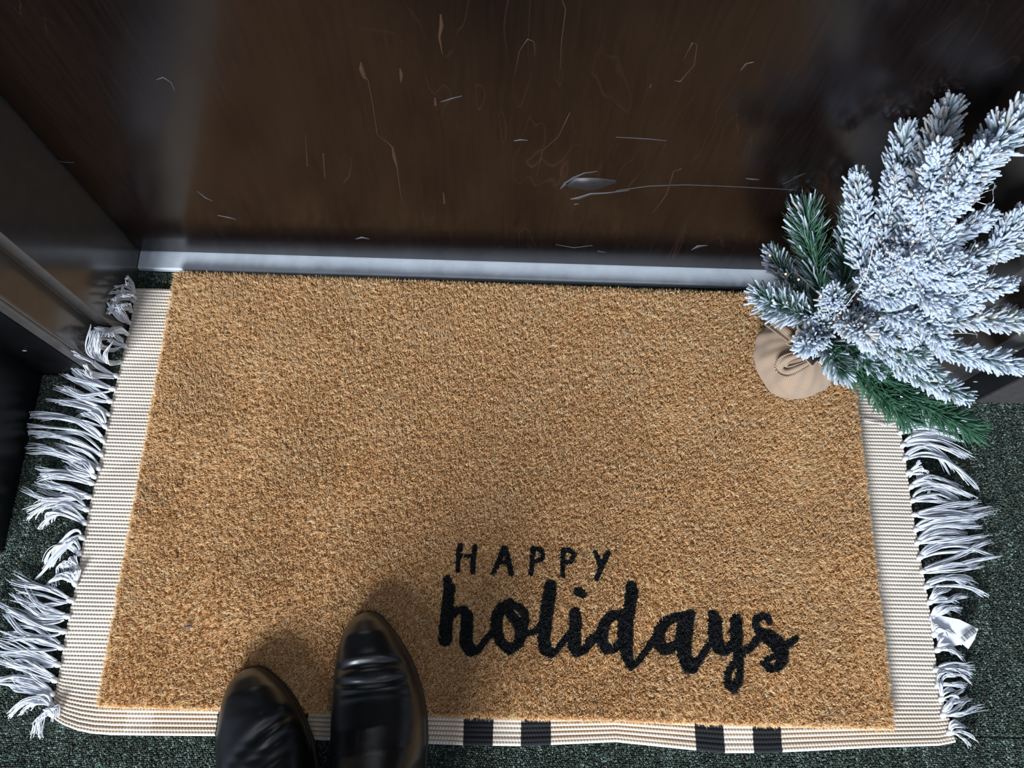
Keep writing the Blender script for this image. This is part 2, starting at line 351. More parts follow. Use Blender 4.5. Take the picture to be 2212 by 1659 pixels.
# hollow metal frame: extruded profiles
def extrude(name, prof, h, m, closed=True, bev=.0008):
    n = len(prof); V = [(x, y, z) for z in (-.004, h) for x, y in prof]
    Q = [(i, (i + 1) % n, n + (i + 1) % n, n + i) for i in range(n)]
    o = build(name, V, Q, None, m, smooth=False)
    return bevel(o, bev, 3)
lf = extrude('trim_2', [(XL, YD + .05), (XL, YS), (-.4312, YS - .001), (-.4312, .2790), (-.4322, .2768), (-.4342, .2768), (-.4342, YD + .05)], 2.1, M_frame)
tag(lf, 'left steel door jamb with a projecting stop and grey sheen', 'door frame', kind='structure')
lc = extrude('trim_3', [(-.4351, YD), (-.4351, .2772), (-.4362, .2752), (-.4455, YF + .0006), (-.4455, YD)], 2.1, M_frame)
tag(lc, 'narrow dark bronze casing return beside the left jamb', 'door frame', kind='structure')
rf = extrude('trim_4', [(XR, YD + .05), (XR, YS), (.4690, YS - .001), (.4690, YF + .004), (.478, YF), (.490, YF), (.490, YD + .05)][::-1], 2.1, M_frame)
tag(rf, 'right steel door jamb behind the frosted tree', 'door frame', kind='structure')
def wall(name, boxes, m, label):
    mb = MB()
    for a_, b_ in boxes: mb.box(a_, b_)
    o = mb.build(name, m, smooth=False); tag(o, label, 'wall', kind='structure'); return o
wall('wall_back', [((-.51, YF, -.004), (-.4460, YF + .2, 2.6))], M_black, 'black painted face strip left of the door frame')
wall('wall_left', [((-1.6, .080, -.004), (-.5003, YF + .2, 2.6))], M_black, 'glossy black side wall left of the carpet')
wall('trim_5', [((.4905, YF, -.004), (.5385, YF + .2, 2.6))], M_black, 'black painted strip right of the door frame')
wall('wall_right', [((.5386, YF - .0022, -.004), (1.9, YF + .2, 2.6))], M_greywall, 'dark grey wall right of the door frame')
wall('wall_top', [((-.43, YD - .05, 2.08), (.49, YD + .1, 2.6))], M_greywall, 'dark grey wall above the door')
# small white flecks on the black strips
def fleck(p, parent, s=.0016, axis=1):
    mb = MB(); a_ = np.arange(6) / 6 * 2 * np.pi
    V = [(p[0] + s * 1.7 * math.cos(t) * (1 + .3 * math.sin(3 * t)), p[1] - .0004, p[2] + s * .55 * math.sin(t)) for t in a_] + [(p[0], p[1] - .0009, p[2])]
    mb.add(V, None, [(i, (i + 1) % 6, 6) for i in range(6)]); return mb.build('pale_fleck', M_fleck, parent)
M_fleck = mat('white_fleck', (.75, .76, .75), .5)
wb = bpy.data.objects['wall_back']; tr = bpy.data.objects['trim_5']
fleck(upy(53, 757, YF), wb); fleck(upy(2107, 824, YF), tr); fleck(upy(2195, 757, YF), tr, .0012)

# ------------------------------------------------------------------ layered rug
mid_y = .145
bx_px = [108, 120, 140, 168, 200, 240, 330, 470, 700, 1000, 1130, 1330, 1560, 1660, 1900, 2030, 2090]
by_px = [1540, 1556, 1568, 1579, 1586, 1589, 1590, 1591, 1600, 1611, 1613, 1604, 1628, 1628, 1616, 1612, 1600]
BP = up(bx_px, by_px, .004)
def rug_y0(X): return np.interp(X, BP[:, 0], BP[:, 1])
LE = up([290, 281, 262, 240, 218, 190, 166, 140, 112], [640, 700, 780, 870, 985, 1105, 1250, 1380, 1530], .004)
RE = up([1905, 1930, 1942, 1958, 1972, 1992, 2010, 2024, 2040, 2062], [760, 860, 918, 1000, 1110, 1220, 1330, 1440, 1530, 1590], .004)
def rug_x0(Y): return np.interp(-Y, -LE[:, 1], LE[:, 0])
def rug_x1(Y): return np.interp(-Y, -RE[:, 1], RE[:, 0])
RT = .3765
PIT = .0039
def rug_uv(u, v):
    """u 0..1 across, v metres up from the lower edge"""
    Y = -.088 + v; Xl = rug_x0(Y); Xr = rug_x1(Y)
    X = Xl + (Xr - Xl) * u
    yb = rug_y0(X); k = np.clip(1 - v / .07, 0, 1)
    Y = Y + (yb + .088) * k ** 1.5
    row = v / PIT; rb = np.abs(np.sin(np.pi * row)) ** .8
    bead = .72 + .28 * np.cos(2 * np.pi * X / .0030 + np.pi * np.floor(row))
    edge = np.clip(v / .004, 0, 1)
    und = .0012 * snoise(X, Y, 38, 8, 4)
    Z = .0022 + .0016 * rb * bead + np.abs(und) + .0018 * np.exp(-(v / .006) ** 2) * edge
    Z = np.where(v <= .0002, .0004, Z)
    return X, Y, Z, row, rb
def rug_col(X, v, row, rb):
    n = X.size
    white = np.array([.67, .61, .53]); tan = np.array([.36, .22, .11]); blk = np.array([.012, .013, .016]); pale = np.array([.62, .54, .47])
    lowrow = np.clip((.055 - v) / .03, 0, 1)
    gap_tone = .40 + .60 * lowrow  # tan yarn in the low rows; higher up, shade between ribs painted in
    c = np.broadcast_to(white, X.shape + (3,)).copy()
    cell = lambda a_, b_: (X > up(a_, 1600, .005)[0]) & (X < up(b_, 1600, .005)[0])
    whitecell = cell(1065, 1125) | cell(1565, 1628) | cell(262, 322)
    g = np.clip((.74 - rb) / .4, 0, 1) * np.where(whitecell & (v < .06), .4, 1) * gap_tone
    g = np.where(v < .0035, 0, g)
    c = c * (1 - g[..., None]) + tan * g[..., None]
    alt = (np.floor(row).astype(int) % 2 == 1) & (v < .034) & (v > .004) & ~whitecell
    c = np.where(alt[..., None], c * .85 + np.array([.50, .38, .27]) * .15, c)
    dark = (cell(462, 531) | cell(596, 660) | cell(1000, 1065) | cell(1125, 1190) | cell(1503, 1565) | cell(1628, 1690)) & (v < .12)
    c = np.where(dark[..., None], blk, c)
    c = c * (1 + .05 * rng.normal(size=X.shape))[..., None]
    return np.clip(c, .004, .85)
rug = empty('woven_rug', (.01, mid_y, 0))
tag(rug, 'cream flat-woven cotton rug with black bars and white tassels, under the coir doormat', 'rug')
def rug_patch(mb, us, vs):
    U, Vv = np.meshgrid(us, vs, indexing='ij')
    X, Y, Z, row, rb = rug_uv(U, Vv)
    i = np.arange(U.size).reshape(U.shape)
    Q = np.stack([i[:-1, :-1], i[1:, :-1], i[1:, 1:], i[:-1, 1:]], -1).reshape(-1, 4)
    mb.add(np.stack([X, Y, Z], -1).reshape(-1, 3), Q, None, rug_col(X, Vv, row, rb).reshape(-1, 3))
mb = MB()
H_ = RT + .088
rug_patch(mb, np.linspace(0, .085, 130), np.linspace(.06, H_, 960))
rug_patch(mb, np.linspace(.085, .905, 60), np.linspace(.06, H_, 60))
rug_patch(mb, np.linspace(.905, 1, 140), np.linspace(.06, H_, 960))
rug_patch(mb, np.linspace(0, 1, 1500), np.linspace(0, .06, 130))
rb_ = mb.build('woven_panel', M_cotton, rug)
rb_.modifiers.new('thickness', 'SOLIDIFY').thickness = -.0  # panel stays a single woven sheet
rb_.modifiers.clear()

# tassels: knot + strands
LT = [((290, 632), (270, 612), (248, 618)), ((288, 650), (262, 632), (240, 652)), ((283, 672), (262, 660), (238, 672)), ((279, 697), (255, 690), (240, 655)), ((275, 722), (246, 706), (222, 722)),
      ((270, 748), (245, 738), (215, 732)), ((258, 782), (192, 790), (213, 716)), ((251, 812), (205, 806), (176, 778)), ((245, 840), (185, 840), (122, 803)), ((239, 867), (172, 850), (138, 822)), ((233, 895), (180, 866), (128, 862)),
      ((228, 922), (195, 886), (166, 902)), ((223, 952), (170, 895), (66, 904)), ((219, 982), (150, 930), (66, 940)), ((213, 1012), (160, 972), (88, 962)), ((204, 1030), (185, 1010), (155, 1000)), ((199, 1044), (140, 1016), (76, 1026)),
      ((193, 1073), (130, 1060), (70, 1050)), ((188, 1101), (118, 1068), (72, 1100)), ((183, 1130), (120, 1080), (100, 1128)), ((178, 1162), (150, 1150), (88, 1240)), ((171, 1196), (140, 1150), (98, 1212)), ((168, 1229), (142, 1200), (150, 1232)),
      ((162, 1262), (150, 1226), (120, 1262)), ((155, 1297), (110, 1290), (35, 1272)), ((147, 1331), (90, 1330), (52, 1288)), ((139, 1364), (80, 1360), (6, 1318)), ((133, 1399), (80, 1376), (22, 1372)), ((126, 1436), (70, 1412), (-12, 1396)),
      ((119, 1470), (66, 1436), (4, 1436)), ((113, 1500), (66, 1470), (14, 1456)), ((112, 1524), (72, 1490), (34, 1538)), ((114, 1544), (96, 1532), (106, 1566))]
RTs = [((1915, 800), (1960, 810), (2010, 850)), ((1925, 848), (1975, 850), (2030, 885)), ((1931, 876), (1980, 880), (2040, 905)), ((1938, 905), (1980, 898), (2050, 925)), ((1945, 935), (1995, 905), (2095, 938)), ((1950, 962), (2000, 935), (2080, 978)), ((1955, 991), (2010, 945), (2070, 1026)),
       ((1962, 1022), (2010, 1000), (1990, 1046)), ((1968, 1052), (2000, 1024), (2085, 1062)), ((1971, 1082), (2010, 1060), (2080, 1088)), ((1975, 1112), (2015, 1110), (2118, 1094)), ((1978, 1145), (2010, 1120), (2126, 1126)), ((1981, 1173), (2020, 1150), (2116, 1150)),
       ((1986, 1205), (2030, 1178), (2128, 1174)), ((1992, 1235), (2040, 1220), (2136, 1198)), ((2000, 1268), (2040, 1240), (2108, 1262)), ((2007, 1302), (2030, 1286), (2060, 1282)), ((2013, 1337), (2030, 1306), (2066, 1314)), ((2018, 1372), (2032, 1340), (2052, 1386)),
       ((2024, 1405), (2046, 1390), (2066, 1408)), ((2022, 1447), (2060, 1440), (2104, 1450)), ((2026, 1481), (2050, 1462), (2082, 1468)), ((2032, 1511), (2052, 1496), (2068, 1490)), ((2036, 1546), (2060, 1524), (2092, 1518)), ((2050, 1584), (2074, 1562), (2096, 1586))]
def place(px, py, z):
    """pixel to world, staying in front of the jamb and the side wall"""
    p = up(px, py, z)
    for xlim, cond in ((XL + .0035, p[1] > YS - .004), (-.4970, True)):
        if cond and p[0] < xlim:
            d = p - np.array([0, 0, CH]); p = np.array([0, 0, CH]) + d * (xlim / d[0])
    if p[0] < -.43 and p[1] > YF - .006:
        d = p - np.array([0, 0, CH]); p = np.array([0, 0, CH]) + d * ((YF - .006) / d[1])
    return p
def tassel(k, m_, e_, seed):
    r = np.random.default_rng(seed)
    K = up(k[0], k[1], .006); Mi = place(m_[0], m_[1], .012); En = place(e_[0], e_[1], .004)
    ln = np.linalg.norm(En - K); d = (Mi - K) / (np.linalg.norm(Mi - K) + 1e-9)
    mb = MB()
    # knot: lumpy ball gathered from the warp
    a_ = np.linspace(0, np.pi, 7)[:, None]; b_ = np.linspace(0, 2 * np.pi, 10, endpoint=False)[None]
    rk = .0031 * (1 + .12 * np.sin(5 * b_ + 3 * a_))
    s = np.cross(d, [0, 0, 1]); s /= np.linalg.norm(s) + 1e-9; u_ = np.cross(s, d)
    V = (K + d * .001)[None, None] + (rk * np.cos(a_))[..., None] * d * 1.25 + (rk * np.sin(a_) * np.cos(b_))[..., None] * s * .95 + (rk * np.sin(a_) * np.sin(b_))[..., None] * u_ * .85
    i = np.arange(70).reshape(7, 10); j = np.roll(i, -1, 1)
    mb.add(V.reshape(-1, 3), np.stack([i[:-1], j[:-1], j[1:], i[1:]], -1).reshape(-1, 4), None, (.70, .71, .74))
    n = 40; S = 14; P = np.zeros((n, S, 3)); t = np.linspace(0, 1, S)
    nl = r.integers(4, 7); lk_f = np.linspace(-1, 1, nl) + r.normal(0, .15, nl); lk_e = r.normal(0, 1, (nl, 3)); lk_m = r.normal(0, 1, (nl, 3)); lk_w = r.uniform(5, 9, nl); lk_p = r.uniform(0, 6, nl); lk_l = r.uniform(.80, 1.15, nl)
    for q in range(n):
        w = r.normal(0, 1, 3); w2 = r.normal(0, 1, 3)
        g_ = min(nl - 1, int(q / n * nl)); fan = lk_f[g_] + ((q / n * nl) % 1 - .5) * .35
        e2 = En + s * fan * .0092 + lk_e[g_] * np.array([.0036, .0036, .0008]) + w * np.array([.0011, .0011, .0006]); L_ = lk_l[g_] * r.uniform(.9, 1.04); e2 = K + (e2 - K) * L_
        m2 = Mi + s * fan * .0085 + lk_m[g_] * np.array([.0036, .0036, .002]) + w2 * np.array([.0016, .0016, .001])
        p = bez(K + d * .003 + s * fan * .0024, m2, e2, S)
        wig = np.sin(t * r.uniform(7, 15) + r.uniform(0, 6)) * .0011 * t
        p = p + s * (wig * .45 + np.sin(t * lk_w[g_] + lk_p[g_]) * .0020 * t)[:, None]
        p[:, 2] += np.sin(t * np.pi) * r.uniform(0, .004) + np.cos(t * r.uniform(8, 14) + r.uniform(0, 6)) * .0006
        p[:, 2] = np.maximum(p[:, 2], .0016)
        if r.random() < .0:   # curled end
            a2 = np.linspace(0, 4.5, 5); p[-5:] = p[-5] + np.outer(np.sin(a2), e2 - m2) * .12 + np.outer(1 - np.cos(a2), s) * .003
        lim = np.where(p[:, 1] > YS - .003, XL + .0016, -.4985); p[:, 0] = np.maximum(p[:, 0], lim)
        P[q] = p
    R = r.uniform(.00042, .00076, (n, 1)) * np.linspace(1.1, .6, S)[None] * (1 + .15 * np.sin(t * 40))[None]
    V, Q, T = tubes(P, R, 5)
    mb.add(V, Q, T, (.66, .69, .75)); return mb.build('tassel', M_thread, rug)
for i, (k, m_, e_) in enumerate(LT + RTs): tassel(k, m_, e_, 100 + i)
# loose white thread lying over the right border
P = np.array([up(x, y, .0075) for x, y in ((1866, 909), (1880, 911), (1895, 914), (1910, 918), (1925, 917), (1938, 912))])
t_ = np.linspace(0, 5, 16); P = np.stack([np.interp(t_, np.arange(6), P[:, i]) for i in range(3)], -1)
V, Q, T = tubes(P[None], np.full((1, 16), .0007), 5); build('loose_thread', V, Q, T, M_thread, rug, col=(.8, .82, .86))

# care tag with a barcode under the right tassels
tagc = [up(x, y, z) for x, y, z in ((2008, 1325, .004), (2072, 1338, .013), (2113, 1358, .018), (2106, 1380, .017), (2092, 1402, .013), (2080, 1392, .011), (2030, 1400, .005))]
c_ = np.mean(tagc, axis=0)
V = [p for p in tagc] + [c_] + [p - np.array([0, 0, .0006]) for p in tagc] + [c_ - np.array([0, 0, .0006])]
n = 7; T = [(i, 7, (i + 1) % 7) for i in range(7)][::1] + [(8 + i, 8 + (i + 1) % 7, 15) for i in range(7)]
Q = [(i, (i + 1) % 7, 8 + (i + 1) % 7, 8 + i) for i in range(7)]
ct_ = build('care_tag', V, Q, T, M_tag, rug, smooth=False); ct_['label'] = 'small white paper tag printed with a barcode'
A_, B_, C_ = up(2071, 1378, .0147), up(2101, 1354, .0182), up(2110, 1364, .0188)
ub = (B_ - A_); lb = np.linalg.norm(ub); ub /= lb; vb = (C_ - B_); lh = np.linalg.norm(vb); vb /= lh
def ontag(s, t, z=.0016): return A_ + ub * lb * s + vb * lh * t + np.array([0, 0, z])
mb = MB(); x = 0.02; r_ = random.Random(3)
while x < .97:
    w = r_.choice([.012, .02, .035]); q = [ontag(x, 0), ontag(x + w, 0), ontag(x + w, 1), ontag(x, 1)]
    q2 = [p - np.array([0, 0, .0003]) for p in q]
    mb.add(q + q2, [(0, 1, 2, 3), (0, 4, 5, 1), (1, 5, 6, 2), (2, 6, 7, 3), (3, 7, 4, 0)]); x += w + r_.choice([.018, .03, .045])
mb.build('barcode', M_ink, ct_, smooth=False)

# ------------------------------------------------------------------ coir doormat
MX, MY, MR, MW, MD = .01225, .1622, -.00826, .762, .4551
cm, sm = math.cos(MR), math.sin(MR)
def m2w(u, v): return MX + cm * u - sm * v, MY + sm * u + cm * v
dm = empty('doormat', (MX, MY, .004))
tag(dm, 'tan coir doormat printed with black holiday lettering, lying on the cream rug', 'doormat')
mb = MB()
X0 = np.linspace(-MW / 2 + .002, MW / 2 - .002, 2); 
P8 = [m2w(u, v) for u, v in ((-MW / 2 + .002, -MD / 2 + .002), (MW / 2 - .002, -MD / 2 + .002), (MW / 2 - .002, MD / 2 - .002), (-MW / 2 + .002, MD / 2 - .002))]
mb.add([(x, y, z) for z in (.0062, .0095) for x, y in P8], [(0, 3, 2, 1), (4, 5, 6, 7), (0, 1, 5, 4), (1, 2, 6, 5), (2, 3, 7, 6), (3, 0, 4, 7)])
mb.build('backing', M_rubber, dm, smooth=False)
# lettering strokes, (x, y, radius) in close-up coordinates, four close-ups
Z = {1: (940, 1160, 5.925), 2: (1130, 1160, 5.925), 3: (1280, 1240, 6.9125), 4: (1500, 1280, 6.9125)}
HAPPY = [(1, [(320, 110, 34), (295, 230, 30), (290, 430, 28)]), (1, [(508, 120, 32), (485, 280, 34), (480, 440, 32)]), (1, [(300, 230, 24), (400, 235, 20), (490, 230, 26)]),
         (1, [(885, 140, 38), (820, 290, 32), (745, 460, 30)]), (1, [(895, 140, 36), (940, 290, 32), (975, 465, 34)]), (1, [(810, 318, 26), (930, 320, 26)]),
         (2, [(130, 140, 32), (120, 250, 32), (105, 470, 28)]), (2, [(130, 145, 26), (220, 150, 32), (262, 210, 30), (240, 285, 30), (130, 310, 26)]),
         (2, [(520, 160, 32), (510, 330, 30), (515, 490, 30)]), (2, [(530, 155, 28), (600, 165, 34), (660, 220, 32), (620, 305, 32), (520, 330, 26)]),
         (2, [(925, 190, 26), (965, 270, 34), (990, 340, 38)]), (2, [(1095, 195, 32), (1030, 330, 38), (980, 440, 34), (945, 535, 28)])]
HOL = [(1, [(150, 540, 52), (178, 640, 70), (160, 850, 72), (138, 1100, 78), (125, 1310, 80)]), (1, [(190, 1020, 45), (280, 940, 42), (360, 930, 50), (408, 1000, 72), (403, 1200, 76), (390, 1350, 78), (450, 1450, 72), (540, 1460, 40), (620, 1350, 38), (720, 1230, 42)]),
       (1, [(960, 850, 62), (850, 910, 68), (790, 1020, 72), (785, 1180, 68), (830, 1330, 62), (950, 1440, 60), (1070, 1360, 60), (1110, 1200, 75), (1060, 1110, 68), (960, 980, 58), (910, 880, 55)]), (1, [(1010, 880, 42), (1080, 900, 52), (1145, 970, 55), (1152, 1080, 50), (1120, 1180, 60)]),
       (1, [(1150, 1230, 45), (1240, 1225, 30), (1304, 1190, 28)]),
       (2, [(355, 610, 68), (342, 720, 78), (302, 950, 80), (282, 1150, 78), (270, 1300, 78), (290, 1440, 75), (350, 1490, 55), (430, 1450, 38), (520, 1330, 38), (600, 1240, 45)]), (2, [(60, 1225, 32), (140, 1205, 35), (230, 1140, 45)]),
       (2, [(670, 970, 68), (680, 1100, 74), (662, 1250, 78), (660, 1380, 80), (690, 1460, 68), (800, 1440, 42), (880, 1350, 42), (950, 1270, 45)]), (2, [(715, 700, 60), (760, 722, 55)]),
       (3, [(450, 600, 60), (300, 610, 70), (200, 720, 75), (150, 850, 85), (150, 1000, 85), (220, 1120, 70), (330, 1110, 60), (420, 1020, 55)]), (3, [(-60, 1010, 45), (20, 960, 60), (100, 920, 60)]),
       (3, [(590, 180, 80), (597, 260, 92), (572, 400, 86), (552, 560, 90), (500, 700, 112), (495, 900, 110), (505, 1050, 98), (520, 1200, 84), (555, 1310, 72), (590, 1385, 48)]), (3, [(590, 1400, 40), (720, 1260, 46), (830, 1120, 45), (910, 1000, 60)]),
       (3, [(1440, 650, 85), (1250, 640, 66), (1100, 710, 74), (1010, 850, 82), (990, 1000, 90), (1060, 1110, 82), (1160, 1120, 72), (1260, 1040, 58)]), (3, [(1470, 600, 70), (1425, 650, 98), (1388, 800, 116), (1370, 1000, 112), (1385, 1200, 100), (1430, 1370, 98), (1500, 1390, 84), (1590, 1300, 48), (1660, 1200, 50)]),
       (4, [(-15, 1110, 72), (60, 1030, 56), (140, 930, 48), (220, 790, 52)]), (4, [(250, 300, 38), (300, 340, 74), (320, 420, 96), (320, 600, 103), (340, 720, 103), (380, 820, 92), (450, 880, 62), (540, 830, 58), (600, 760, 70)]),
       (4, [(640, 400, 80), (640, 550, 88), (640, 750, 92), (670, 900, 76), (690, 1050, 58), (695, 1200, 50), (680, 1330, 52), (590, 1420, 74), (512, 1350, 58), (510, 1220, 52), (560, 1120, 46), (650, 1020, 52)]),
       (4, [(700, 900, 62), (820, 850, 48), (900, 770, 50), (990, 660, 60)]),
       (4, [(1140, 445, 44), (1112, 362, 50), (1020, 345, 52), (935, 400, 55), (930, 500, 50), (1000, 600, 75), (1130, 660, 105), (1260, 770, 115), (1310, 880, 112), (1335, 1000, 82), (1250, 1115, 64), (1150, 1130, 62), (1070, 1060, 55), (1130, 975, 40), (1220, 950, 45)]), (4, [(1380, 800, 50), (1470, 730, 48), (1540, 670, 38)])]
def segs(strokes):
    out = []
    for z, pts in strokes:
        ox, oy, s = Z[z]; p = np.array(pts, float)
        w = up(ox + p[:, 0] / s, oy + p[:, 1] / s, .0195)[:, :2]; r = p[:, 2] / s / F * .86
        for i in range(len(p) - 1): out.append((*w[i], r[i], *w[i + 1], r[i + 1]))
    return np.array(out)
def inside(S, x, y, margin=0.):
    m = np.zeros(x.shape, bool)
    lo = min(S[:, 0].min(), S[:, 3].min()) - .02; hi = max(S[:, 0].max(), S[:, 3].max()) + .02
    lo2 = min(S[:, 1].min(), S[:, 4].min()) - .02; hi2 = max(S[:, 1].max(), S[:, 4].max()) + .02
    c = (x > lo) & (x < hi) & (y > lo2) & (y < hi2); xi, yi = x[c], y[c]; mi = np.zeros(xi.shape, bool)
    for ax, ay, ar, bx, by, br in S:
        dx, dy = bx - ax, by - ay; t = np.clip(((xi - ax) * dx + (yi - ay) * dy) / (dx * dx + dy * dy + 1e-12), 0, 1)
        mi |= np.hypot(xi - ax - t * dx, yi - ay - t * dy) < ar + t * (br - ar) + margin
    m[c] = mi; return m
SH, SO = segs(HAPPY), segs(HOL)
# core of the pile, lumpy, below the fibre tips; shade of the pits painted into its brown
us = np.linspace(-MW / 2 + .001, MW / 2 - .001, 720); vs = np.linspace(-MD / 2 + .001, MD / 2 - .001, 430)
U, Vv = np.meshgrid(us, vs, indexing='ij'); Xc, Yc = m2w(U, Vv)
edge = np.minimum(np.minimum(U + MW / 2, MW / 2 - U), np.minimum(Vv + MD / 2, MD / 2 - Vv))
Zc = .0140 + .0009 * rng.normal(size=U.shape) + .0005 * snoise(U, Vv, 900, 4); Zc = np.where(edge < .0016, .0092, Zc)
i = np.arange(U.size).reshape(U.shape); Q = np.stack([i[:-1, :-1], i[1:, :-1], i[1:, 1:], i[:-1, 1:]], -1).reshape(-1, 4)
inkc = inside(SH, Xc, Yc) | inside(SO, Xc, Yc)
cc = np.where(inkc[..., None], np.array([.010, .010, .011]), np.array([.34, .19, .08]) * rng.uniform(.6, 1.4, U.shape)[..., None])
VC = np.stack([Xc, Yc, Zc], -1).reshape(-1, 3)
mbp = MB(); mbp.add(VC, Q, None, cc.reshape(-1, 3))
# clumps of fibres
pt = .0034
nx, ny = int(MW / pt), int(MD / (pt * .9))
gx, gy = np.meshgrid(np.arange(nx), np.arange(ny), indexing='ij')
cu = (-MW / 2 + (gx + .5 + .5 * (gy % 2) - .25) * pt + rng.normal(0, .0006, gx.shape)).ravel()
cv = (-MD / 2 + (gy + .5) * pt * .9 + rng.normal(0, .0006, gx.shape)).ravel()
K = 13; nc = len(cu)
lean = rng.normal(0, .0008, (nc, 1, 2)) + np.stack([.0006 * snoise(cu, cv, 60, 21), .0006 * snoise(cu, cv, 60, 22) - .0003], -1)[:, None]
hgt = rng.uniform(.0056, .0080, (nc, 1))
ctone = rng.normal(0, .22, (nc, 1))
off = rng.normal(0, .00088, (nc, K, 2))
root = np.stack([np.broadcast_to(cu[:, None], (nc, K)) + off[..., 0], np.broadcast_to(cv[:, None], (nc, K)) + off[..., 1], np.full((nc, K), .0125)], -1)
tl = lean + off * .75 + rng.normal(0, .00075, (nc, K, 2))
long_ = rng.random((nc, K)) < .02; tl = np.where(long_[..., None], tl * 3.2, tl)
tip = root.copy(); tip[..., :2] += tl; tip[..., 2] += hgt * rng.uniform(.75, 1.15, (nc, K))
midp = root * .5 + tip * .5; midp[..., :2] -= tl * .22
root, tip, midp = (a_.reshape(-1, 3) for a_ in (root, tip, midp))
for a_ in (root, tip, midp):
    a_[:, 0] = np.clip(a_[:, 0], -MW / 2 - .0022 + rng.uniform(-.001, .0012, len(a_)), MW / 2 + .0022 + rng.uniform(-.001, .001, len(a_)))
    a_[:, 1] = np.clip(a_[:, 1], -MD / 2 - .0022, MD / 2 + .0022 + rng.uniform(-.001, .001, len(a_)))
# edge fibres: sides of the mat
ne = 16000
s_ = rng.uniform(0, 2 * (MW + MD), ne)
eu = np.where(s_ < MW, s_ - MW / 2, np.where(s_ < MW + MD, MW / 2, np.where(s_ < 2 * MW + MD, s_ - MW - MD - MW / 2, -MW / 2)))
ev = np.where(s_ < MW, -MD / 2, np.where(s_ < MW + MD, s_ - MW - MD / 2, np.where(s_ < 2 * MW + MD, MD / 2, s_ - 2 * MW - MD - MD / 2)))
nu = np.where(np.isclose(np.abs(eu), MW / 2) & ((s_ >= MW) & (s_ < MW + MD) | (s_ >= 2 * MW + MD)), np.sign(eu), 0); nv = np.where(nu == 0, np.sign(ev), 0)
zr = rng.uniform(.0075, .0145, ne); er = np.stack([eu - nu * .0012, ev - nv * .0012, zr], -1)
eo = rng.uniform(.0003, .0026, ne) ; et = er + np.stack([nu * (eo + .001) + rng.normal(0, .0012, ne), nv * (eo + .001) + rng.normal(0, .0012, ne), rng.uniform(.001, .0042, ne)], -1)
root = np.concatenate([root, er]); tip = np.concatenate([tip, et]); midp = np.concatenate([midp, (er + et) / 2 + np.stack([nu, nv, 0 * nu], -1) * .0005])
nf = len(root)
tone = np.concatenate([np.repeat(ctone.ravel(), K), rng.normal(0, .15, ne)]) + rng.normal(0, .22, nf)
base = np.array([.90, .58, .29]); lite = np.array([.96, .82, .58]); dk = np.array([.50, .26, .10])
t_ = np.clip(tone, -1, 1)[:, None]
fc = np.where(t_ > 0, base + (lite - base) * t_, base + (dk - base) * -t_)
def w3(a_): x, y = m2w(a_[:, 0], a_[:, 1]); return np.stack([x, y, a_[:, 2]], -1)
root, tip, midp = w3(root), w3(tip), w3(midp)
def fibres(sel, colr):
    r, m_, t = root[sel], midp[sel], tip[sel]; n = len(r)
    ax = t - r; ang = rng.uniform(0, 2 * np.pi, n); side = np.stack([np.cos(ang), np.sin(ang), np.zeros(n)], -1)
    s2 = np.cross(ax / np.linalg.norm(ax, axis=1, keepdims=True), side)
    w = rng.uniform(.00019, .00045, n)[:, None]
    tri = [side, -side * .5 + s2 * .86, -side * .5 - s2 * .86]
    V = np.stack([r + w * q for q in tri] + [m_ + w * 1.05 * q for q in tri] + [t], 1)
    ix = np.arange(n * 7).reshape(n, 7)
    Q = np.stack([ix[:, [a_, (a_ + 1) % 3, 3 + (a_ + 1) % 3, 3 + a_]] for a_ in range(3)], 1).reshape(-1, 4)
    T = np.stack([ix[:, [3 + a_, 3 + (a_ + 1) % 3, 6]] for a_ in range(3)], 1).reshape(-1, 3)
    C = np.repeat(colr[:, None], 7, 1).reshape(-1, 3)
    return V.reshape(-1, 3), Q, T, C
px_, py_ = (root[:, 0] + tip[:, 0]) / 2, (root[:, 1] + tip[:, 1]) / 2
inH, inO = inside(SH, px_, py_), inside(SO, px_, py_)
free = ~(inH | inO)
V, Q, T, C = fibres(free, np.clip(fc[free], .02, .9)); mbp.add(V, Q, T, C)
pile = mbp.build('coir_pile', M_coir, dm, smooth=True)
for nm_, sel, lab in (('printed_word', inH, 'black printed capitals HAPPY'), ('printed_word', inO, 'black brush script word holidays')):
    n = sel.sum(); c = np.array([.011, .012, .014]) * rng.uniform(.5, 1.9, (n, 1)); hi_ = rng.random(n) < .06; c[hi_] = np.array([.035, .042, .055])
    V, Q, T, C = fibres(sel, c); o = build(nm_, V, Q, T, M_paint, dm, col=C); o['label'] = lab

# speck of lint on the mat
V, Q, T = tubes(np.array([[up(397, 1355, .0205), up(406, 1354, .021), up(414, 1352, .0205)]]), np.array([[.0008, .0016, .0009]]), 6)
lint = build('lint_speck', V, Q, T, mat('grey_lint', (.10, .09, .10), .8)); tag(lint, 'tiny grey lint speck on the left part of the coir mat', 'lint')

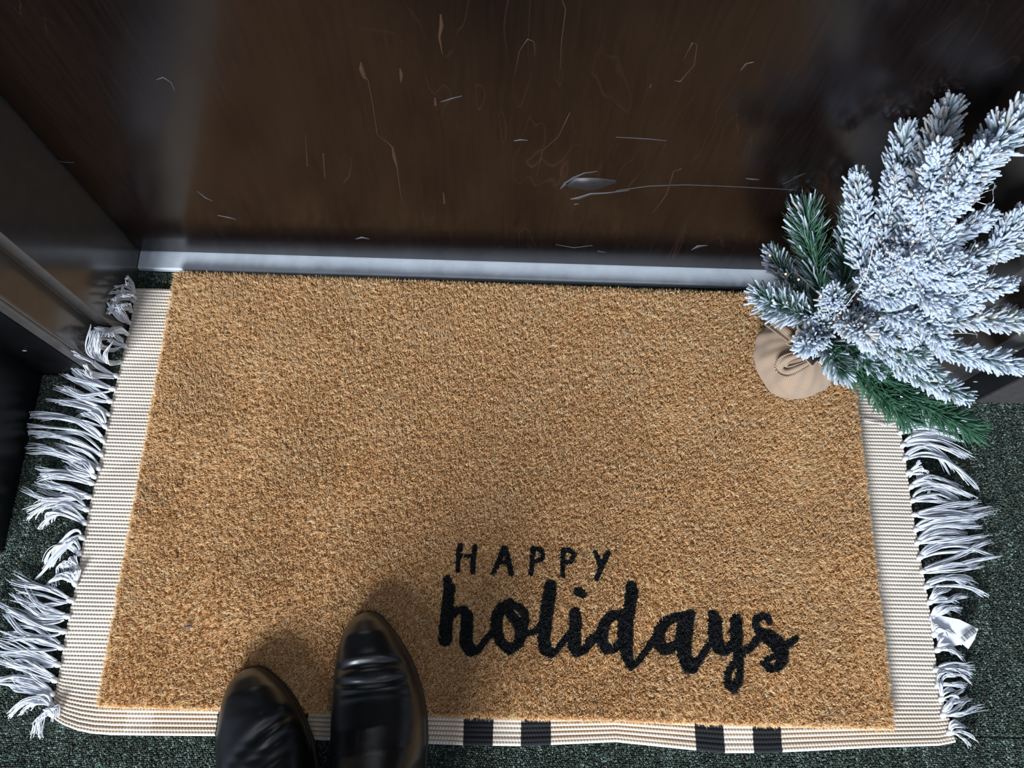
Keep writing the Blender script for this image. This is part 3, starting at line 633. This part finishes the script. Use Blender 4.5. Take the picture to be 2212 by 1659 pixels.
# ------------------------------------------------------------------ boots
def boot(name, toe_px, left_px, right_px, creases, label, side):
    """left_px/right_px: outline of the boot seen from above"""
    toe = up(*toe_px, .022); Lp = np.array([up(x, y, .03) for x, y in left_px]); Rp = np.array([up(x, y, .03) for x, y in right_px])
    bl, br = Lp[-1], Rp[-1]; ax = (bl + br) / 2 - toe; ax[2] = 0; ax /= np.linalg.norm(ax); sd = np.array([-ax[1], ax[0], 0.])   # points to the right of the picture
    def st(P): return (P - toe) @ ax, (P - toe) @ sd
    ls, lw = st(Lp); rs, rw = st(Rp)
    rt = Vector((toe[0] + ax[0] * .12, toe[1] + ax[1] * .12, .004)); root_ = empty(name, rt); tag(root_, label, 'boot', 'pair of black leather boots')
    zb = .0225                                    # boots stand on the pile (front) and level behind
    def hw(s):
        s = math.sqrt(max(s, 0)); q_ = np.sqrt
        l = np.interp(s, q_(np.concatenate([[0], ls, [ls[-1] + .05, .19, .235, .256]])), np.concatenate([[0], lw, [lw[-1] * .86, lw[-1] * .70, lw[-1] * .62, lw[-1] * .2]]))
        r = np.interp(s, q_(np.concatenate([[0], rs, [rs[-1] + .05, .19, .235, .256]])), np.concatenate([[0], rw, [rw[-1] * .86, rw[-1] * .70, rw[-1] * .62, rw[-1] * .2]]))
        return l, r
    HT = lambda s: np.interp(s, [0, .006, .02, .04, .06, .08, .1, .12, .14, .26], [.010, .022, .034, .041, .045, .050, .058, .070, .088, .10])
    nk = 28; verts = []; S = []
    th = np.linspace(0, 2 * np.pi, nk, endpoint=False)
    def ring(c, dx, dn, hl, hr, h, floor_):       # c bottom centre, dx side dir, dn 'up' dir
        out = []
        for t in th:
            cx, sx = math.cos(t), math.sin(t)
            w = (hr - hl) / 2; m_ = (hr + hl) / 2
            ex = 1.0 if sx > 0 else .55
            x = m_ + w * np.sign(cx) * abs(cx) ** (.92 if sx > 0 else .5); z = h * .36 + (h * .64 * abs(sx) ** ex if sx > 0 else -h * .36 * abs(sx) ** ex)
            out.append(c + dx * x + dn * z)
        return out
    ss = np.concatenate([np.array([.0004, .0018, .004, .0075, .012]), np.arange(.017, .134, .0022)])
    for s in ss:
        l, r = hw(s); base_ = toe + ax * s; base_[2] = zb
        verts += ring(base_, sd, np.array([0, 0, 1.]), l, r, float(HT(s)), True)
    # fan over the ankle into the shaft
    sp = ss[-1]; piv = toe + ax * (sp - .004); piv[2] = zb + .115
    nfan = 26
    for q in range(1, nfan + 1):
        al = q / nfan * math.pi / 2
        top_s = sp + .012 * math.sin(al); 
        # inner point rides up the instep, outer point along sole then heel
        inn = toe + ax * (sp + .016 * math.sin(al)); inn[2] = zb + float(HT(sp)) + (.115 - float(HT(sp))) * math.sin(al) ** 1.0
        a2 = al * 1.0
        outp = toe + ax * (sp + .122 * math.sin(min(1, al / (math.pi / 3.2)) * math.pi / 2)); outp[2] = zb + max(0, (al - math.pi / 3.4)) / (math.pi / 2 - math.pi / 3.4) * .115
        l, r = hw(sp + .05 * math.sin(al)); k = 1 - .16 * math.sin(al)
        dn = inn - outp; h = np.linalg.norm(dn); dn /= h
        verts += ring(outp, sd, dn, l * k, r * k, h, False)
    for z in (.13, .145, .16):
        inn = toe + ax * (sp + .014); outp = toe + ax * (sp + .122 - (z - .115) * .06); inn[2] = outp[2] = zb + z
        l, r = hw(sp + .05); dn = inn - outp; h = np.linalg.norm(dn); dn /= h
        verts += ring(outp, sd, dn, l * .84 * (1 + (z - .115) * .4), r * .84 * (1 + (z - .115) * .4), h, False)
    V = np.array(verts); nr = len(V) // nk
    # creases: smooth valleys and ridges across the vamp
    s_v = (V - toe) @ ax; u_v = (V - toe) @ sd; zz = V[:, 2] - zb; topm = np.clip((zz / np.maximum(HT(s_v), .01) - .35) / .4, 0, 1) * (s_v < .13)
    for (s0, slope, curve, amp, wid, uc, ur) in creases:
        d = s_v - (s0 + slope * u_v + curve * u_v ** 2)
        fall = np.exp(-((u_v - uc) / ur) ** 4)
        V[:, 2] += topm * fall * amp * .8 * (-np.exp(-(d / wid) ** 2) + .55 * np.exp(-((d - 2.0 * wid) / (1.3 * wid)) ** 2) + .45 * np.exp(-((d + 2.2 * wid) / (1.5 * wid)) ** 2))
    i = np.arange(nr * nk).reshape(nr, nk); j = np.roll(i, -1, 1)
    Q = np.stack([i[:-1], j[:-1], j[1:], i[1:]], -1).reshape(-1, 4)
    T = [(0 * nk + q, (q + 1) % nk, 0) for q in range(1, nk - 1)]
    V = V - np.array([0, 0, .0])
    o = build('upper', V, Q, T, M_leather, root_); m_ = o.modifiers.new('sub', 'SUBSURF'); m_.levels = 1; m_.render_levels = 2
    # rolled top and back seam
    tc_ = V[-nk:]; P = np.concatenate([tc_, tc_[:2]])[None]; Vt, Qt, _ = tubes(P, np.full((1, len(P[0])), .002), 8, cap=False); build('top_binding', Vt, Qt, None, M_leather, root_)
    # sole
    so = np.concatenate([[.0], np.linspace(.002, .25, 50)]); Lr, Rr = [], []
    for s in so:
        l, r = hw(s); g = .0002; b_ = toe + ax * (s - (.0012 if s < .01 else 0)); Lr.append(b_ + sd * (l - g)); Rr.append(b_ + sd * (r + g))
    loop = np.array(Lr + Rr[::-1]); n = len(loop)
    V = np.concatenate([np.c_[loop[:, :2], np.full(n, zb - .0035)], np.c_[loop[:, :2], np.full(n, zb + .0025)]])
    Q = [(q, (q + 1) % n, n + (q + 1) % n, n + q) for q in range(n)]; k = n // 2
    Q += [(n + q, n + q + 1, n + n - 2 - q, n + n - 1 - q) for q in range(k - 1)] + [(q + 1, q, n - 1 - q, n - 2 - q) for q in range(k - 1)]
    bevel(build('sole', V, Q, None, M_sole, root_, smooth=False), .001)
    hb = [p for p, s in zip(Lr, so) if s > .19] ; hc = [p for p, s in zip(Rr, so) if s > .19]
    loop = np.array(hb + hc[::-1]); n = len(loop); k = n // 2
    V = np.concatenate([np.c_[loop[:, :2], np.full(n, .0005)], np.c_[loop[:, :2], np.full(n, zb - .0034)]])
    Q = [(q, (q + 1) % n, n + (q + 1) % n, n + q) for q in range(n)] + [(q + 1, q, n - 1 - q, n - 2 - q) for q in range(k - 1)]
    build('heel', V, Q, None, M_sole, root_, smooth=False)
    return root_
boot('boot', (548, 1441), [(515, 1452), (497, 1475), (484, 1520), (476, 1575), (474, 1620), (476, 1659)], [(585, 1455), (610, 1478), (636, 1512), (658, 1556), (674, 1600), (684, 1650)],
     [(.062, -.55, 6, .0040, .0042, 0, .035), (.078, -.6, 5, .0022, .0028, .008, .03), (.090, -.5, 4, .0016, .0026, 0, .03), (.034, .5, 0, .0008, .004, .012, .02)],
     'black leather boot with the toe farther down, left one of the worn pair', 1)
boot('boot', (795, 1322), [(765, 1334), (745, 1360), (732, 1400), (726, 1450), (722, 1500), (720, 1560), (722, 1659)], [(828, 1336), (850, 1362), (875, 1400), (896, 1440), (912, 1490), (922, 1545), (924, 1600), (920, 1659)],
     [(.048, .03, 3, .0034, .0034, 0, .036), (.0655, .08, -3, .0026, .0022, 0, .034), (.071, .04, 2, .0014, .0018, 0, .03)],
     'black leather boot nearer the lettering, right one of the worn pair', 1)

# ------------------------------------------------------------------ small frosted tree in a burlap sack
BC = up(1712, 778, .042); BC[2] = 0
ZB = .0195
tree = empty('tabletop_christmas_tree', (BC[0], BC[1], ZB))
tag(tree, 'small snow-flocked artificial tree in a burlap sack, standing on the mat corner', 'christmas tree')
TX, TY = BC[0] + .004, BC[1] + .003
# sack
nth, nz = 144, 60; th = np.linspace(0, 2 * np.pi, nth, endpoint=False)
prof_z = [0, .001, .006, .02, .036, .05, .060, .067, .071, .075, .082, .090]
prof_r = [.020, .034, .041, .0455, .0455, .040, .031, .020, .0125, .0135, .021, .030]
sv = np.linspace(0, 1, nz); kz = np.interp(sv, np.linspace(0, 1, 12), prof_z); kr = np.interp(sv, np.linspace(0, 1, 12), prof_r)
kz = np.convolve(np.pad(kz, 2, 'edge'), np.ones(5) / 5, 'valid'); kr = np.convolve(np.pad(kr, 2, 'edge'), np.ones(5) / 5, 'valid')
TH, SV = np.meshgrid(th, sv, indexing='ij'); KR = np.broadcast_to(kr, TH.shape); KZ = np.broadcast_to(kz, TH.shape)
pl_amp = np.interp(SV, [0, .25, .45, .6, .72, .85, 1], [.008, .022, .06, .11, .17, .22, .30])
pl = np.sin(6 * TH + 1.4 * np.sin(2 * TH)) * .6 + .4 * np.sin(11 * TH + 1 + 2 * np.sin(TH)) + .2 * np.sin(19 * TH)
wr = snoise(TH * .045 * 1.0, KZ * 1.6 + .01 * np.sin(TH), 160, 44, 8); RR = KR * (1 + pl_amp * pl + .03 * np.sin(3 * TH + 1) + .026 * wr * np.sin(np.clip(SV * 1.4, 0, 1) * np.pi)) ; ZZ = KZ + ZB + np.where(SV > .8, (SV - .8) / .2 * .006 * np.sin(5 * TH), 0)
V = np.stack([TX + RR * np.cos(TH), TY + RR * np.sin(TH), ZZ], -1).reshape(-1, 3)
arc = np.concatenate([[0], np.cumsum(np.hypot(np.diff(kz), np.diff(kr)))])
Ccol = np.stack([TH * .40 / 1.0 * .12 * 1.5, np.broadcast_to(arc * 14, TH.shape) * 1., TH * 0], -1)
Ccol[..., 0] = TH / (2 * np.pi) * (np.pi * 170) / 340. * 1.0 * 1.0
Ccol[..., 1] = np.broadcast_to(arc / .0017 * np.pi / 150., TH.shape)
i = np.arange(nth * nz).reshape(nth, nz); j = np.roll(i, -1, 0)
Q = np.stack([i[:, :-1], j[:, :-1], j[:, 1:], i[:, 1:]], -1).reshape(-1, 4)
bag = build('burlap_sack', V, Q, None, M_burlap, tree, col=Ccol.reshape(-1, 3))
so_ = bag.modifiers.new('thickness', 'SOLIDIFY'); so_.thickness = .0008
# gathered knot: a folded loop of burlap on the viewer's side and a tail to the right
def strip(name, pts, w, m):
    """folded ribbon along pts with widths w"""
    P = np.array(pts); n = len(P); S = 9
    out = []; t = np.gradient(P, axis=0); t /= np.linalg.norm(t, axis=1, keepdims=True)
    s = np.cross(t, [0, 0, 1]); s /= np.linalg.norm(s, axis=1, keepdims=True) + 1e-9; u_ = np.cross(s, t)
    a_ = np.linspace(-1, 1, S)
    V = P[:, None] + s[:, None] * (a_ * 1)[None, :, None] * np.asarray(w)[:, None, None] + u_[:, None] * (np.cos(a_ * 5) * .0016)[None, :, None]
    i = np.arange(n * S).reshape(n, S)
    Q = np.stack([i[:-1, :-1], i[1:, :-1], i[1:, 1:], i[:-1, 1:]], -1).reshape(-1, 4)
    c = np.zeros((n, S, 3)); c[..., 0] = a_[None] * np.pi * 6 / 340.; c[..., 1] = (np.concatenate([[0], np.cumsum(np.linalg.norm(np.diff(P, axis=0), axis=1))]) / .0016)[:, None] * np.pi / 150.
    o = build(name, V.reshape(-1, 3), Q, None, m, tree, col=c.reshape(-1, 3)); o.modifiers.new('thickness', 'SOLIDIFY').thickness = .0012; return o
def crv(pts, n):
    P = np.array(pts, float); t = np.linspace(0, len(P) - 1, n); i0 = np.clip(t.astype(int), 0, len(P) - 2); f = (t - i0)[:, None]
    Pm = np.concatenate([[2 * P[0] - P[1]], P, [2 * P[-1] - P[-2]]]); a0, a1, a2, a3 = Pm[i0], Pm[i0 + 1], Pm[i0 + 2], Pm[i0 + 3]
    return .5 * (2 * a1 + (a2 - a0) * f + (2 * a0 - 5 * a1 + 4 * a2 - a3) * f ** 2 + (3 * a1 - a0 - 3 * a2 + a3) * f ** 3)
kn = up(1752, 772, .088)
lp = crv([up(1752, 770, .092), up(1725, 768, .092), up(1696, 778, .086), up(1686, 795, .078), up(1700, 803, .076), up(1728, 793, .084), up(1756, 778, .090)], 30)
strip('sack_bow', lp, np.interp(np.arange(30), [0, 8, 14, 20, 29], [.003, .0055, .007, .006, .003]), M_burlap)
tl_ = crv([up(1756, 776, .088), up(1790, 772, .085), up(1825, 782, .070), up(1862, 800, .045), up(1888, 806, .030)], 18)
strip('sack_bow', tl_, np.interp(np.arange(18), [0, 6, 17], [.003, .007, .010]), M_burlap)
er_ = crv([up(1748, 758, .088), up(1722, 735, .094), up(1696, 712, .097), up(1668, 688, .093)], 16)
strip('sack_bow', er_, np.interp(np.arange(16), [0, 6, 15], [.003, .009, .012]), M_burlap)
tw = np.array([[TX + .0148 * math.cos(a_) * 1.0, TY + .0148 * math.sin(a_), ZB + .0705 + .001 * math.sin(2 * a_)] for a_ in np.linspace(0, 2 * np.pi, 40)])
V, Q, T = tubes(tw[None], np.full((1, 40), .0014), 6, cap=False); build('twine', V, Q, None, M_twine, tree)
# trunk
tip_ = up(2128, 380, .345)
P = bez((TX, TY, ZB + .03), (TX + .004, TY + .002, .18), tip_, 20); V, Q, T = tubes(P[None], np.linspace(.0055, .0018, 20)[None], 8); build('trunk', V, Q, T, M_bark, tree)
trunk = P
def trunk_at(z): return np.array([np.interp(z, trunk[:, 2], trunk[:, i]) for i in range(3)])
WHT = np.array([.51, .575, .68]); WARM = np.array([.50, .48, .46]); GRN = np.array([.028, .085, .048]); GRN2 = np.array([.06, .16, .095]); BRN = np.array([.33, .25, .17])
def needles(mb, P, Ln, start, flock, wid, warm, dens, r):
    n = len(P); bare = flock < .06
    NN = int(Ln * (1 - start) * (3000 if bare else 5000) * dens) + 60
    s = start + (1 - start) * r.random(NN) ** .9; s = np.clip(s, 0, 1)
    ti = s * (n - 1); i0 = np.clip(ti.astype(int), 0, n - 2); f = (ti - i0)[:, None]; B0 = P[i0] * (1 - f) + P[i0 + 1] * f; tg = P[i0 + 1] - P[i0]; tg /= np.linalg.norm(tg, axis=1, keepdims=True)
    u1 = np.cross(tg, [0, 0, 1.]); u1 /= np.linalg.norm(u1, axis=1, keepdims=True) + 1e-9; u2 = np.cross(u1, tg)
    ph = r.uniform(0, 2 * np.pi, NN); rad = u1 * np.cos(ph)[:, None] + u2 * np.sin(ph)[:, None]
    tipf = np.clip((1 - s) * Ln / .016, 0, 1)
    opn = np.radians(r.normal(52, 15, NN)) * (.55 + .45 * tipf) + .08
    dr = tg * np.cos(opn)[:, None] + rad * np.sin(opn)[:, None]
    flk = np.clip(flock * 1.05 - .24 + r.normal(0, .26, NN) - .15 * np.sin(ph) * (flock > .05), 0, 1); flk = np.where(flock < .06, 0, flk)
    ln = wid * (r.uniform(.0150, .0200, NN) if bare else r.uniform(.0095, .0155, NN)) * (.8 + .2 * tipf) * (1 - .12 * flk)
    S = 5; tt = np.linspace(0, 1, S)
    curve_ = tg * .25
    Pn = B0[:, None] + (dr[:, None] * tt[None, :, None] + curve_[:, None] * (tt ** 2)[None, :, None]) * ln[:, None, None] + r.normal(0, .00065, (NN, S, 3)) * tt[None, :, None]
    fat = np.array([.5, .9, 1.2, 1.35, 1.0]); thin = np.array([1, 1, .95, .75, .35])
    big = flk > .35
    R = np.where(big[:, None], (.00052 + .00058 * flk[:, None]) * fat * r.uniform(.75, 1.25, (NN, S)), (.00075 if bare else .00050) * thin[None] * r.uniform(.9, 1.1, (NN, 1)))
    V, Q, T = tubes(Pn, R, 5)
    g = GRN + (GRN2 - GRN) * r.random((NN, 1)) * 1.1
    wmask = np.clip(flk[:, None] * 1.3 - .62 + tt[None] * 1.0 * (flk[:, None] > .02), 0, 1) * (flk[:, None] > .12)
    w = np.where((r.random(NN) < warm)[:, None], WARM, WHT) * r.uniform(.82, 1.05, (NN, 1))
    Cn = g[:, None] * (1 - wmask[..., None]) + w[:, None] * wmask[..., None]
    Cn = np.clip(Cn, .01, .9)
    C = np.repeat(Cn[:, :, None], 5, 2).reshape(-1, 3); C = np.concatenate([C, Cn[:, -1]])
    mb.add(V, Q, T, C)
def branch(tp, tz, zb, flock, wid=1., bend=.012, seed=0, warm=0.1, start=.25, dens=1., twigs=0):
    r = np.random.default_rng(seed); A = trunk_at(zb); E_ = up(tp[0], tp[1], tz); E_[1] = min(E_[1], .409)
    d = E_ - A; Ln = np.linalg.norm(d); Mi = (A + E_) / 2 + np.array([0, 0, -bend]) + r.normal(0, .003, 3)
    n = 24; P = bez(A, Mi, E_, n)
    mb = MB(); V, Q, T = tubes(P[None], np.linspace(.0019, .0010, n)[None], 6)
    mb.add(V, Q, T, GRN2 * (1 - flock * .6) + WHT * flock * .3)
    needles(mb, P, Ln, start, flock, wid, warm, dens, r)
    for q in range(twigs):
        s0 = r.uniform(.35, .85); i_ = int(s0 * (n - 1)); t0 = P[i_ + 1] - P[i_] if i_ < n - 1 else P[i_] - P[i_ - 1]; t0 /= np.linalg.norm(t0)
        rd = np.cross(t0, r.normal(0, 1, 3)); rd /= np.linalg.norm(rd); dd = t0 * .75 + rd * .66; L2 = r.uniform(.022, .038)
        if (P[i_] + dd * L2)[1] > .405: continue
        P2 = bez(P[i_], P[i_] + dd * L2 * .5 + np.array([0, 0, .002]), P[i_] + dd * L2, 10)
        V, Q, T = tubes(P2[None], np.linspace(.0012, .0008, 10)[None], 5); mb.add(V, Q, T, GRN2); needles(mb, P2, L2, .05, flock, wid * .95, warm, dens, r)
    o = mb.build('branch', M_needle, tree)
    if flock < .3: o['label'] = 'bare dark green sprig without snow flocking'
    return P
BR = [  # tip pixel, tip height, trunk height, flock
    ((2046, 226), .315, .235, .9, 1.35, .010), ((2192, 262), .375, .27, .95, 1.5, .004), ((2030, 325), .345, .27, 1., 1.0, .002), ((1952, 262), .285, .215, .85, 1.2, .012),
    ((1943, 380), .275, .20, 1., .95, .006), ((1852, 392), .245, .185, .95, 1.15, .010), ((2120, 330), .37, .29, 1, 1.1, 0), ((2080, 420), .33, .25, .95, 1., 0),
    ((2130, 468), .265, .215, 1., 1., .004), ((2225, 520), .250, .195, .95, 1.05, .008), ((2168, 618), .235, .18, .95, 1., .008), ((2098, 655), .215, .165, .95, 1., .008), ((2222, 694), .215, .165, .92, 1.05, .010),
    ((2192, 790), .175, .14, .85, 1.05, .010), ((2080, 856), .145, .125, .7, 1., .010), ((2098, 928), .115, .105, .02, 1.15, .008), ((1962, 905), .105, .10, .04, 1.05, .008), ((2022, 806), .150, .125, .62, 1., .008),
    ((1822, 802), .125, .11, .45, 1.35, .006), ((1740, 746), .150, .125, .82, 1.3, .004), ((1648, 642), .165, .135, .58, 1.6, .010), ((1670, 550), .15, .13, .55, 1.15, .010), ((1741, 455), .165, .13, .33, 1.9, .012), ((1832, 520), .15, .125, .16, 1.5, .010),
    ((1842, 445), .175, .15, .40, 1.2, .012), ((1800, 640), .185, .15, .9, 1.35, .002), ((1865, 720), .195, .145, .92, 1.25, .002), ((1980, 512), .285, .21, 1., 1., 0), ((1905, 560), .235, .18, .95, 1., 0), ((1905, 480), .225, .18, .75, .95, .006),
    ((2055, 560), .275, .21, .95, 1., 0), ((1960, 640), .22, .17, .9, 1., 0), ((2035, 700), .215, .165, .92, 1.05, .002), ((1940, 730), .185, .15, .8, 1., .002), ((1880, 640), .19, .15, .85, 1., .002), ((2100, 590), .265, .2, .95, 1., 0), ((2000, 420), .30, .23, .95, 1., 0),
    ((1985, 770), .16, .13, .55, 1., .006), ((1900, 800), .13, .115, .35, .95, .006), ((1770, 690), .15, .125, .75, .9, .004)]
paths = []
for i, (tp, tz, zb, fk, wd, bd) in enumerate(BR):
    paths.append(branch(tp, tz, zb, fk, wd, bd, seed=500 + i, warm=.35 if i in (0, 26, 12) else .05, twigs=2 if i in (7, 27, 28, 30, 32, 36) else (1 if i in (2, 8, 11, 31, 33, 35, 9, 12) else 0)))

# fairy lights wound through the branches
fl_ = empty('fairy_lights', (TX, TY, ZB + .1)); tag(fl_, 'thin silver wire of tiny warm lights wound around the frosted tree', 'string lights')
WP = [(1664, 556, .17), (1690, 600, .175), (1720, 585, .19), (1773, 640, .205), (1800, 685, .20), (1870, 600, .23), (1895, 510, .255), (1925, 560, .26), (1915, 600, .25), (1965, 570, .28), (1972, 522, .305), (2050, 485, .29), (2030, 520, .30), (2010, 500, .31),
      (2030, 560, .30), (2055, 575, .29), (2112, 545, .28), (2152, 546, .27), (2130, 610, .262), (2095, 628, .25), (2060, 610, .25), (2045, 660, .24), (2020, 675, .24), (1990, 640, .25), (1965, 575, .28), (1960, 610, .27), (1912, 624, .235), (1900, 640, .22),
      (1930, 700, .215), (1960, 720, .21), (2090, 720, .225), (2110, 728, .22)]
WP2 = [(1990, 520, .32), (2000, 430, .34), (2040, 400, .355), (2052, 352, .375), (2076, 322, .385), (2084, 330, .385), (2060, 380, .37), (2050, 425, .35), (2068, 438, .35), (2110, 428, .35), (2135, 400, .355), (2150, 408, .355), (2138, 436, .35), (2112, 440, .345), (2100, 436, .34), (2135, 415, .35), (2150, 400, .36)]
def wire(WPx, n):
    P = crv([up(x, y, z) for x, y, z in WPx], n); P += np.stack([np.sin(np.linspace(0, 60, n)), np.cos(np.linspace(0, 47, n)), np.sin(np.linspace(0, 71, n))], -1) * .0012
    V, Q, T = tubes(P[None], np.full((1, n), .00036), 5); return build('wire', V, Q, T, M_wire, fl_)
wire(WP, 400); wire(WP2, 220)
for (x, y, z) in ((1663, 552, .172), (1697, 592, .185), (1725, 604, .195), (1773, 640, .212), (1815, 676, .208), (1972, 522, .31), (2057, 486, .298), (1964, 574, .287), (2110, 531, .287), (2152, 545, .277), (1911, 624, .247), (1901, 688, .235), (2009, 459, .34), (1928, 393, .29)):
    c = up(x, y, z); a_ = np.linspace(0, np.pi, 6)[:, None]; b_ = np.linspace(0, 2 * np.pi, 8, endpoint=False)[None]
    V = c + np.stack([.0010 * np.sin(a_) * np.cos(b_), .0010 * np.sin(a_) * np.sin(b_), .0013 * np.cos(a_) + 0 * b_], -1)
    i = np.arange(48).reshape(6, 8); j = np.roll(i, -1, 1); build('bulb', V.reshape(-1, 3), np.stack([i[:-1], j[:-1], j[1:], i[1:]], -1).reshape(-1, 4), None, M_bulb, fl_)
